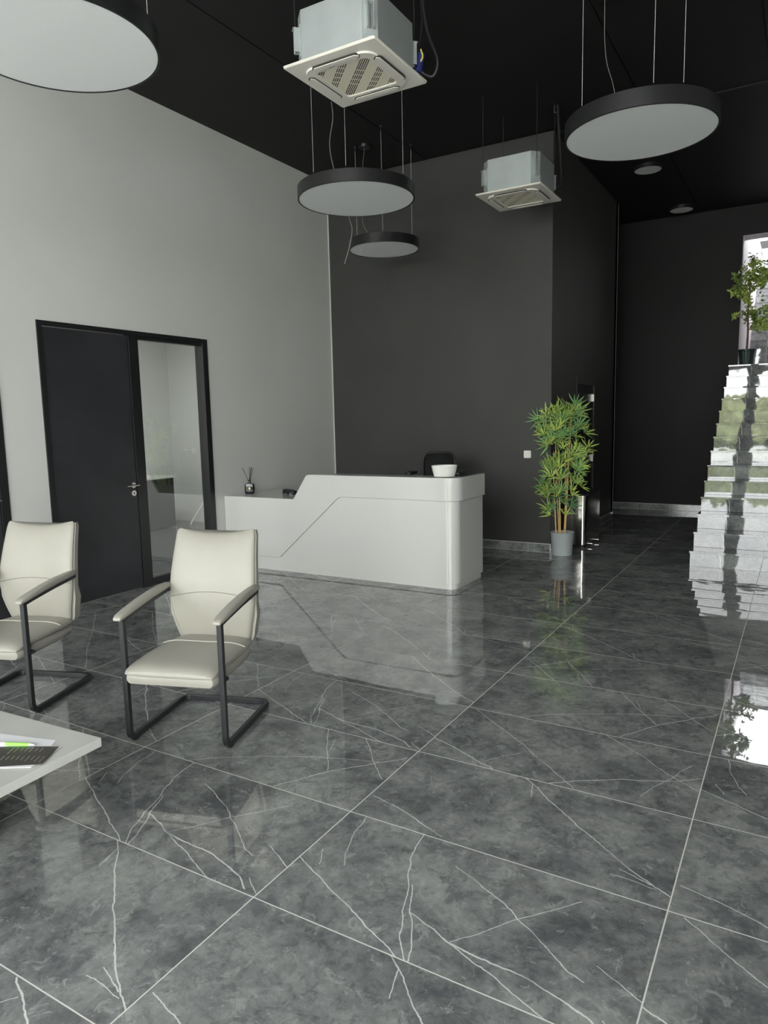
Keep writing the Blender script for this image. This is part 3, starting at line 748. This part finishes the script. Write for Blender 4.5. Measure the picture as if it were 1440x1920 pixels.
MB().tube([(.048, 0, 0), (.062, 0, 0), (.07, 0, -.001)], [.0055, .003, .001], 12).tube([(-.075, 0, 0), (-.045, 0, 0)], .005, 12).tube([(-.088, 0, 0), (-.075, 0, 0)], .0028, 10).build('white_tip', M['white_plastic'], pn, smooth=True)

# ---------------------------------------------------------------- potted bamboo
def pot(mb_prof, name, mt, parent, n=48): return MB().lathe(mb_prof, n).build(name, mt, parent, smooth=True)
PX, PY = .412, 6.165
bam = empty('bamboo_plant', (PX, PY, 0), label='artificial bamboo plant with yellow canes in a pale grey pot by the black wall corner', cat='plant')
pot([(.108, .0), (.113, .004), (.118, .12), (.1195, .125), (.1195, .135), (.122, .14), (.129, .252), (.131, .256), (.131, .262), (.125, .262), (.118, .18), (.10, .18)], 'pot', M['pot'], bam)
MB().lathe([(.001, .205), (.118, .20)], 24).build('soil', M['soil'], bam)
def vary(m, a, b_):
    t = m.node_tree; N = t.nodes; L = t.links; bs = N['Principled BSDF']
    src = bs.inputs['Base Color'].links[0].from_node; oi = N.new('ShaderNodeObjectInfo')
    r_ = N.new('ShaderNodeValToRGB'); r_.color_ramp.elements[0].color = (*a, 1); r_.color_ramp.elements[1].color = (*b_, 1)
    mx = N.new('ShaderNodeMix'); mx.data_type = 'RGBA'; mx.blend_type = 'MULTIPLY'; mx.inputs[0].default_value = 1
    L.new(oi.outputs['Random'], r_.inputs[0]); L.new(src.outputs[0], mx.inputs[6]); L.new(r_.outputs[0], mx.inputs[7]); L.new(mx.outputs[2], bs.inputs['Base Color'])
vary(M['leaf'], (.45, .55, .6), (1.5, 1.3, 1.2)); vary(M['leaf2'], (.5, .6, .6), (1.3, 1.3, 1.1)); vary(M['ficus_leaf'], (.5, .55, .5), (1.6, 1.4, 1.2))  # random tint per spray stands in for leaves catching light unevenly
def leaf_fan(n, ln, wd, spread, seed, name, mt):
    r = random.Random(seed); mb = MB()
    for k in range(n):
        a = (k/(n-1)-.5)*spread+r.uniform(-.12, .12) if n > 1 else 0
        L_ = ln*r.uniform(.75, 1.1); el = r.uniform(-.3, .5); w2 = wd*r.uniform(.8, 1.15)
        base = Vector((r.uniform(-.004, .004), 0, r.uniform(-.01, .03)))
        d = Vector((math.sin(a), 0, math.cos(a))); d = (d+Vector((0, el*.6, 0))).normalized()
        s = Vector((math.cos(a), r.uniform(-.4, .4), -math.sin(a))).normalized(); nn = d.cross(s)
        P = [base, base+d*L_*.3+s*w2, base+d*L_*.3-s*w2, base+d*L_*.32+nn*w2*.45, base+d*L_*.68+s*w2*.72-nn*.0*L_, base+d*L_*.68-s*w2*.72, base+d*L_*.68+nn*w2*.3-nn*L_*.03, base+d*L_-nn*L_*.10]
        mb.add(P, [(0, 1, 3), (0, 3, 2), (1, 4, 6, 3), (3, 6, 5, 2), (4, 7, 6), (6, 7, 5)])
    o = mb.build(name, mt, smooth=False); return o
fans = [leaf_fan(7, .155, .0095, 2.7, 11, 'leaf_spray', M['leaf']), leaf_fan(6, .15, .009, 2.3, 12, 'leaf_spray', M['leaf']), leaf_fan(8, .16, .009, 3.2, 13, 'leaf_spray', M['leaf2']), leaf_fan(5, .14, .009, 1.9, 14, 'leaf_spray', M['leaf'])]
canes = [((-.062, -.02), (-.115, .0), 1.05, .0075), ((-.045, .03), (-.095, .02), 1.30, .0065), ((-.012, -.03), (-.045, -.02), 1.17, .0085), ((.012, .03), (.05, .03), 1.35, .0065), ((.036, -.02), (.085, 0), 1.55, .0085), ((.02, .05), (.01, .05), 1.2, .006)]
for (bx, by), (tx, ty), hh, rr_ in canes:
    mb = MB(); n_ = 12; pts = []; rs = []
    for k in range(n_+1):
        t = k/n_; z = .2+(hh-.2)*t; x = bx+(tx-bx)*t; y = by+(ty-by)*t
        pts += [(x, y, z-.004), (x, y, z), (x, y, z+.004)]; rs += [rr_*(1-.35*t), rr_*(1.22-.35*t), rr_*(1-.35*t)]
    mb.tube(pts, rs, 8); mb.build('cane', M['cane'], bam, smooth=True)
used = [False]*4; rb = random.Random(21)
RT = Vector((math.cos(-.5355), -math.sin(-.5355)*1.0, 0))   # not used for placement of anything seen: world axes below
def put_fan(x, y, z, tilt, rz, sc, k=None):
    k = rb.randrange(4) if k is None else k
    if not used[k]: o = fans[k]; used[k] = True
    else: o = fans[k].copy(); COL.objects.link(o)
    o.parent = bam; o.location = (max(x, -.30), min(y, -.03) if x < .0 else y, z); o.rotation_euler = (rb.uniform(-.5, .5), tilt, rz); o.scale = (sc, sc, sc)
# outline of the crown (half widths to the left and right at each height), leaning tip on the right
crown = [(.72, -.20, .10), (.80, -.27, .20), (.90, -.27, .27), (1.0, -.20, .26), (1.10, -.13, .27), (1.2, -.20, .28), (1.3, -.24, .30), (1.4, -.25, .27), (1.5, -.26, .20), (1.58, -.22, .20), (1.62, -.10, .20)]
for z, xl, xr in crown:
    for k in range(11 if z > .95 else 7):
        u = rb.random(); x = xl+(xr-xl)*u; y = rb.uniform(-.20, -.02) if x < .06 else rb.uniform(-.17, .17)
        if .3 < z-1.1 and abs(x) < .0 and z > 1.55: continue
        put_fan(x*.82, y, z+rb.uniform(-.05, .05)-.05, x*2.6+rb.uniform(-.35, .35), rb.uniform(-.7, .7), rb.uniform(.8, 1.1))
for x, y, z, tl in ((.12, 0, 1.66, .1), (.15, .02, 1.60, .5), (.09, 0, 1.58, -.4), (.16, 0, 1.55, .8), (-.18, 0, 1.56, -.5), (-.10, 0, 1.60, 0), (-.27, 0, 1.52, -1.2), (-.25, 0, 1.45, -1.1), (-.13, -.02, .45, -.7), (-.15, 0, .52, -.9), (-.10, .02, .50, -.2), (.05, -.06, .46, .3), (.09, -.05, .55, .8), (.05, -.04, .60, .2), (.10, 0, .68, .9)):
    put_fan(x, y, z, tl, rb.uniform(-.4, .4), .95)
for x0, z0, x1, z1 in ((-.08, .42, -.14, .47), (.05, .45, .09, .55), (-.09, .9, -.2, 1.05), (.08, 1.2, .2, 1.35), (-.09, 1.25, -.15, 1.55), (.08, 1.5, .13, 1.66), (.05, .8, .16, .95)):
    MB().tube([(x0, 0, z0), (x1, 0, z1)], [.004, .002], 6).build('twig', M['leaf2'], bam)

# ---------------------------------------------------------------- waste bin
bn = empty('waste_bin', (.405, 7.02, 0), label='rectangular stainless steel pedal bin with black lid behind the bamboo plant', cat='bin')
MB().prism(rrect(.275, .70, .05, 8), .035, .60).build('body', M['steel'], bn, smooth=True, fix=True)
MB().prism(rrect(.265, .69, .045, 6), .0, .035).build('base', M['black_plastic'], bn)
MB().prism(rrect(.279, .704, .052, 8), .600, .622).build('lid_rim', M['steel'], bn, smooth=True, bevel=.002)
for s in (-1, 1):
    mb = MB().prism(rrect(.245, .325, .03, 6), .622, .634); mb.xf(Matrix.Translation((0, s*.168, 0))); mb.build('lid', M['black_plastic'], bn, bevel=.003)
    MB().prism([(.13, s*.16-.06), (.185, s*.16-.055), (.195, s*.16), (.185, s*.16+.055), (.13, s*.16+.06)], .028, .040).build('pedal', M['chrome'], bn, bevel=.003, fix=True)
mb = MB().box(-.055, .045, -.354, -.349, .525, .55); mb.build('handle_slot', M['black_plastic'], bn, bevel=.002)

# ---------------------------------------------------------------- wall switch
e = empty('light_switch', (-.02, YB, 1.13), label='square white light switch on the black wall beside the plant', cat='light switch')
MB().prism(rrect(.086, .086, .012, 4), 0, .009).xf(Matrix.Rotation(PI/2, 4, 'X')).build('switch_plate', M['white_plastic'], e, bevel=.002, fix=True)
MB().box(-.029, .029, -.0125, -.009, -.029, .029).build('rocker', M['panel'], e, bevel=.0015)

# ---------------------------------------------------------------- ficus on the landing
FX, FY = 1.955, 9.86
fc = empty('ficus_tree', (FX, FY, LZ), label='small artificial ficus tree in a dark green ribbed pot on the stair landing', cat='plant')
mb = MB(); rings = []
for r_, z in ((.082, 0), (.084, .01), (.104, .195), (.112, .20), (.113, .225), (.104, .225), (.098, .18), (.01, .18)):
    rings.append([(r_*(1+(.012 if k % 2 else -.012)*(1 if .005 < z < .197 else 0))*math.cos(2*PI*k/48), r_*(1+(.012 if k % 2 else -.012)*(1 if .005 < z < .197 else 0))*math.sin(2*PI*k/48), z) for k in range(48)])
mb.loft(rings).build('pot', M['green_pot'], fc)
MB().tube(bez([(0, 0, .17), (.006, 0, .45), (-.004, 0, .75), (.006, 0, 1.02), (.0, 0, 1.25)], 6), [.016-.009*k/24 for k in range(25)], 8).build('trunk', M['trunk'], fc, smooth=True)
def ficus_spray(seed):
    r = random.Random(seed); mb = MB()
    for k in range(14):
        t = k/14; b0 = Vector((0, 0, t*.14)); a = r.uniform(0, 2*PI); el = r.uniform(-.5, .7)
        d = Vector((math.cos(a)*math.cos(el), math.sin(a)*math.cos(el), math.sin(el))); s = d.cross(Vector((0, 0, 1))).normalized(); nn = s.cross(d)
        L_ = r.uniform(.055, .080); w2 = L_*.27
        mb.add([b0, b0+d*L_*.45+s*w2, b0+d*L_*.45-s*w2, b0+d*L_*.45-nn*w2*.3, b0+d*L_-nn*L_*.15], [(0, 1, 3), (0, 3, 2), (1, 4, 3), (3, 4, 2)])
    mb.tube([(0, 0, -.03), (0, 0, .13)], .0015, 4)
    return mb.build('leaf_spray', M['ficus_leaf'])
fs = [ficus_spray(k) for k in range(3)]; fu = [False]*3
def putf(x, y, z, sc=1, tilt=None):
    k = rb.randrange(3)
    if not fu[k]: o = fs[k]; fu[k] = True
    else: o = fs[k].copy(); COL.objects.link(o)
    o.parent = fc; o.location = (x, y, z); d = math.atan2(x, .12) if tilt is None else tilt
    o.rotation_euler = (rb.uniform(-.7, .7), d+rb.uniform(-.5, .5), rb.uniform(0, 6)); o.scale = (sc,)*3
for (cx, cz, rx, rz_, nn) in ((-.10, 1.08, .11, .12, 13), (.11, 1.20, .12, .15, 18), (0, 1.18, .14, .15, 14), (.02, 1.38, .12, .07, 7), (.14, .68, .13, .17, 24), (.02, .72, .09, .12, 7), (-.01, .93, .06, .06, 5)):
    for k in range(int(nn*1.25)):
        a = rb.uniform(0, 2*PI); rr_ = rb.random()**.5; putf(cx+rx*rr_*math.cos(a), rb.uniform(-.11, .11), cz+rz_*rr_*math.sin(a)-.05, rb.uniform(.8, 1.05))
for x, z, tl in ((-.19, 1.27, -1.1), (-.14, 1.30, -.6), (-.20, .72, -1.4), (-.13, .72, -1.0), (.02, 1.46, 0), (.05, 1.43, .3), (.19, 1.40, .8), (.19, .90, .7)):
    putf(x, 0, z-.03, .9, tl)
for x, z0, z1 in ((-.15, .95, 1.28), (.13, .95, 1.3), (.15, .45, .80), (-.15, .6, .73), (-.1, .95, 1.1)):
    MB().tube([(0, 0, z0), (x, 0, z1)], [.004, .002], 6).build('branch', M['trunk'], fc)

# ---------------------------------------------------------------- round pendant lamps
def canopy(parent, x, y):
    MB().lathe([(.001, 0), (.058, 0), (.062, .006), (.062, .035)], 28).build('ceiling_canopy', M['lampbody'], parent, smooth=True, loc=(x, y, H-.035-parent.location.z))
def pendant(cx, cy, z, D, angles, cord_pts, label, can=None, body=.10):
    e = empty('round_pendant_lamp', (cx, cy, z), label=label, cat='lamp', group='round pendant lamps')
    R_ = D/2
    MB().lathe([(R_-.012, 0), (R_-.002, 0), (R_, .002), (R_, body-.002), (R_-.002, body), (.001, body)], 96, cap=False).build('housing', M['lampbody'], e, smooth=True)
    MB().lathe([(.001, .003), (R_-.0125, .003)], 96, cap=False).build('diffuser', M['diffuser'], e, fix=False)
    for a in angles:
        a = math.radians(a); x, y = math.cos(a)*(R_-.03), math.sin(a)*(R_-.03)
        wv_ = MB().tube([(x, y, body), (x, y, H-z-.02)], .0016, 6).build('suspension_wire', M['wire'], e)
        MB().lathe([(.004, body), (.004, body+.02), (.001, body+.024)], 10, (x, y)).build('wire_grip', M['chrome'], wv_, smooth=True)
        MB().lathe([(.002, H-z-.05), (.004, H-z-.045), (.004, H-z-.022), (.016, H-z-.018), (.016, H-z)], 14, (x, y)).build('ceiling_anchor', M['black_metal'], wv_, smooth=True)
    if cord_pts:
        o = MB().tube(bez([(p[0]-cx, p[1]-cy, p[2]-z) for p in cord_pts], 8), .0026, 6).build('power_cord', M['cord'], e, smooth=True)
    if can: canopy(e, can[0]-cx, can[1]-cy)
    return e
LB = .10
pendant(-.69, 3.74, 3.43, 1.0, (-104, -67, -2), None, 'black round pendant lamp before the wall corner, larger of the middle pair')
pendant(-1.386, 5.385, 3.42, .776, (177, -61, 57), [(-1.63, 5.42, H-.03), (-1.66, 5.42, 4.3), (-1.67, 5.41, 3.8), (-1.60, 5.40, 3.64), (-1.48, 5.39, 3.52)], 'smallest black round pendant lamp, hanging lowest in the photo against the black wall', (-1.63, 5.42))
pendant(1.64, 3.71, 3.455, 1.0, (-130, -70, -47+0), [(1.32, 3.98, H-.03), (1.32, 4.0, 4.27), (1.34, 4.0, 4.1), (1.40, 3.97, 3.9), (1.46, 3.9, 3.555)], 'large black round pendant lamp at the upper right with white diffuser', (1.32, 3.98), body=.11)
pendant(-.59, .82, 3.43, 1.0, (30, 150, -90), None, 'large black round pendant lamp cut off by the top left corner', (-.62, .82))
for x, y, lab in ((.905, 7.95, 'small round white surface lamp on the black ceiling, nearer one just below the large pendant'), (1.0, 10.05, 'small round white surface lamp on the black ceiling, far one near the far wall')):
    e = empty('ceiling_lamp', (x, y, H), label=lab, cat='lamp', group='small round ceiling lamps')
    MB().lathe([(.155, -.045), (.163, -.045), (.165, -.043), (.165, 0)], 48, cap=False).build('housing', M['lampbody'], e, smooth=True)
    MB().lathe([(.001, -.044), (.155, -.044)], 48, cap=False).build('diffuser', M['diffuser'], e)
tag(MB().tube(bez([(-1.33, 4.35, H+.002), (-1.318, 4.35, 4.43), (-1.364, 4.35, 4.21), (-1.32, 4.35, 3.96), (-1.19, 4.35, 3.60), (-1.161, 4.35, 3.488), (-1.133, 4.35, 3.386), (-1.165, 4.35, 3.24), (-1.231, 4.35, 3.076)], 8), .0045, 6).build('loose_cable', M['cord'], smooth=True), 'loose grey cable dangling from the ceiling behind the middle pendant lamp', 'cable')

# ---------------------------------------------------------------- ceiling cassette air conditioners
def clip(poly, n, d):      # keep n.p <= d
    out = []
    for a, b in zip(poly, poly[1:]+poly[:1]):
        da = n[0]*a[0]+n[1]*a[1]-d; db = n[0]*b[0]+n[1]*b[1]-d
        if da <= 0: out.append(a)
        if da*db < 0:
            t = da/(da-db); out.append((a[0]+(b[0]-a[0])*t, a[1]+(b[1]-a[1])*t))
    return out
def make_cassette():
    e = empty('cassette_air_conditioner')
    S_ = .65; C_ = .565; BH = .275
    # casing with chamfered corners
    c = .07; hc = C_/2
    oct_ = [(hc-c, -hc), (hc, -hc+c), (hc, hc-c), (hc-c, hc), (-hc+c, hc), (-hc, hc-c), (-hc, -hc+c), (-hc+c, -hc)]
    MB().prism(oct_, .030, .045+BH).build('metal_casing', M['galv'], e, bevel=.004)
    MB().prism([(x*.93, y*.93) for x, y in oct_], .014, .031).build('gasket', M['slot'], e)
    # face panel
    mb = MB(); 
    mb.loft([[(x*k, y*k, z) for x, y in rrect(S_, S_, .012, 3)] for k, z in ((1, .016), (1, .008), (.985, .002), (.90, .0))], cap=True)
    mb.build('face_panel', M['panel'], e, smooth=True, fix=True)
    # raised rounded frame
    def frame(o_w, i_w, ro, ri, z0, z1, name, mt):
        a = rrect(o_w, o_w, ro, 8); b = rrect(i_w, i_w, ri, 8); n = len(a); mb = MB()
        mb.add([(x, y, z0) for x, y in a]+[(x*.985, y*.985, z1) for x, y in a]+[(x*1.01, y*1.01, z1) for x, y in b]+[(x, y, z0) for x, y in b],
               [(i+s*n, (i+1) % n+s*n, (i+1) % n+(s+1)*n, i+(s+1)*n) for s in range(3) for i in range(n)])
        return mb.build(name, mt, e, smooth=True, fix=True)
    frame(.50, .37, .09, .03, .001, -.010, 'raised_frame', M['panel'])
    frame(.385, .365, .03, .02, .0, -.006, 'grille_border', M['panel'])
    # air vanes, one per side, standing over a dark slot
    for k in range(4):
        R4 = Matrix.Rotation(k*PI/2, 4, 'Z')
        pl = [(-.165, -.236), (-.145, -.256), (.145, -.256), (.165, -.236), (.145, -.216), (-.145, -.216)]
        mb = MB().prism([(x*1.035, -.236+(y+.236)*1.22) for x, y in pl], -.0125, -.004).xf(R4.copy()); s_ = mb.build('air_slot', M['slot'], e, fix=True)
        mb = MB().prism(pl, -.0175, -.0127).xf(R4.copy()); mb.build('air_vane', M['panel'], e, fix=True, bevel=.002)
    # grille: dark filter above, plain bands and slats in the diagonal direction
    s = .183; sq = [(-s, -s), (s, -s), (s, s), (-s, s)]
    MB().box(-s, s, -s, s, -.0015, .0).build('filter', M['slot'], e)
    dirn = Vector((-1, 1)).normalized(); nrm = Vector((1, 1)).normalized(); p = s*1.4142/21.0
    slots = [k*p for k in (-2, -1, 0, 1, 2)]+[sg*k*p for sg in (-1, 1) for k in (8, 9, 10, 11, 17, 18, 19)]
    slots.sort(); edges = [-99]+slots+[99]; hw = p*.30
    for a, b in zip(edges, edges[1:]):
        lo = a+hw if a > -90 else -99; hi = b-hw if b < 90 else 99
        q = clip(sq, (nrm.x, nrm.y), hi); q = clip(q, (-nrm.x, -nrm.y), -lo) if q else q
        if len(q) >= 3:
            wide = (hi-lo) > p*1.5
            MB().prism(q, -.0042 if wide else -.0036, -.0012).build('grille_band' if wide else 'slat', M['grille'], e, fix=True)
    for dd in (-.09, -.03, .03, .09):      # cross ribs
        q = clip(sq, (dirn.x, dirn.y), dd+.0022); q = clip(q, (-dirn.x, -dirn.y), -(dd-.0022))
        MB().prism(q, -.0038, -.0013).build('rib', M['grille'], e, fix=True)
    MB().box(-.02, .11, .190, .200, -.0125, -.0095).build('display_strip', M['galv'], e)
    # brackets and rods
    for k in range(4):
        R4 = Matrix.Rotation(k*PI/2+PI/4, 4, 'Z')
        r0 = (hc-c/2)*1.4142
        br_ = MB().box(r0-.002, r0+.004, -.03, .03, .07, .25).box(r0, r0+.035, -.020, -.016, .10, .235).box(r0, r0+.035, .016, .020, .10, .235).box(r0, r0+.042, -.022, .022, .228, .233).xf(R4.copy()).build('bracket', M['galv'], e)
        x, y = R4 @ Vector((r0+.026, 0, 0)) if False else ((R4 @ Vector((r0+.026, 0, 0))).x, (R4 @ Vector((r0+.026, 0, 0))).y)
        MB().tube([(x, y, .09), (x, y, H-3.675)], .0035, 8).build('threaded_rod', M['black_metal'], e)
        MB().tube([(x, y, .088), (x, y, .235)], .0042, 8).lathe([(.009, .234), (.009, .244)], 6, (x, y)).build('rod_end', M['chrome'], e)
    # lettering
    cu = bpy.data.curves.new('logo', 'FONT'); cu.body = 'AUX'; cu.size = .020; cu.extrude = .0004; cu.align_x = 'CENTER'
    to = bpy.data.objects.new('logo_text', cu); COL.objects.link(to)
    dg = bpy.context.evaluated_depsgraph_get(); me = bpy.data.meshes.new_from_object(to.evaluated_get(dg)); bpy.data.objects.remove(to)
    me.materials.clear(); me.materials.append(M['slot'])
    lg = bpy.data.objects.new('logo_lettering', me); COL.objects.link(lg); lg.parent = e; lg.location = (-.05, -.200, -.0108); lg.rotation_euler = (PI, 0, 0)
    return e
ac = make_cassette(); ac.location = (.21, 2.36, 3.675)
tag(ac, 'cream cassette air conditioner with galvanised casing hanging at the top centre, nearer and larger', 'air conditioner', 'hanging cassette air conditioners')
ac2 = copy_tree(ac); ac2.location = (.20, 5.31, 3.675)
tag(ac2, 'cream cassette air conditioner with galvanised casing hanging near the black wall, farther and smaller', 'air conditioner', 'hanging cassette air conditioners')
# pipes and wiring at the near unit's right rear corner
pg = empty('refrigerant_pipes', (.21+.26, 2.36+.31, 3.70), label='black insulated pipes with blue tape beside the nearer air conditioner', cat='pipes')
MB().tube(bez([(0, 0, .10), (.03, .03, .05), (.09, .05, .03), (.12, .05, .12), (.06, .03, .30), (.03, .02, .55), (.02, .02, H-3.70)], 6), .012, 10).build('insulated_pipe', M['black_plastic'], pg, smooth=True)
MB().tube(bez([(-.01, .02, .16), (.02, .04, .35), (.0, .05, .6), (0, .05, H-3.70)], 6), .009, 10).build('insulated_pipe', M['black_plastic'], pg, smooth=True)
MB().tube([(.0, .0, .05), (.02, .015, .16)], .028, 12).build('blue_tape', M['blue'], pg, smooth=True)
MB().tube(bez([(.02, -.005, .10), (.045, -.01, .13), (.03, -.005, .18)], 5), .006, 6).build('yellow_wire', M['yellow'], pg, smooth=True)
pg = empty('refrigerant_pipe', (.50, 5.62, 3.80), label='thin black insulated pipe rising to the ceiling behind the farther air conditioner', cat='pipe')
MB().tube(bez([(-.02, -.02, .02), (.02, .01, .06), (.01, .01, .30), (-.02, .0, H-3.80)], 6), .018, 10).build('insulated_pipe', M['black_plastic'], pg, smooth=True)
MB().tube([(-.055, 0, H-3.80-.01), (-.055, 0, H-3.80-.06), (-.02, 0, H-3.80-.07)], .006, 8).build('pipe_hook', M['chrome'], pg)
for o in bpy.data.objects:
    if o.name.startswith('floor_tile') and o.parent is None: o.parent = floor
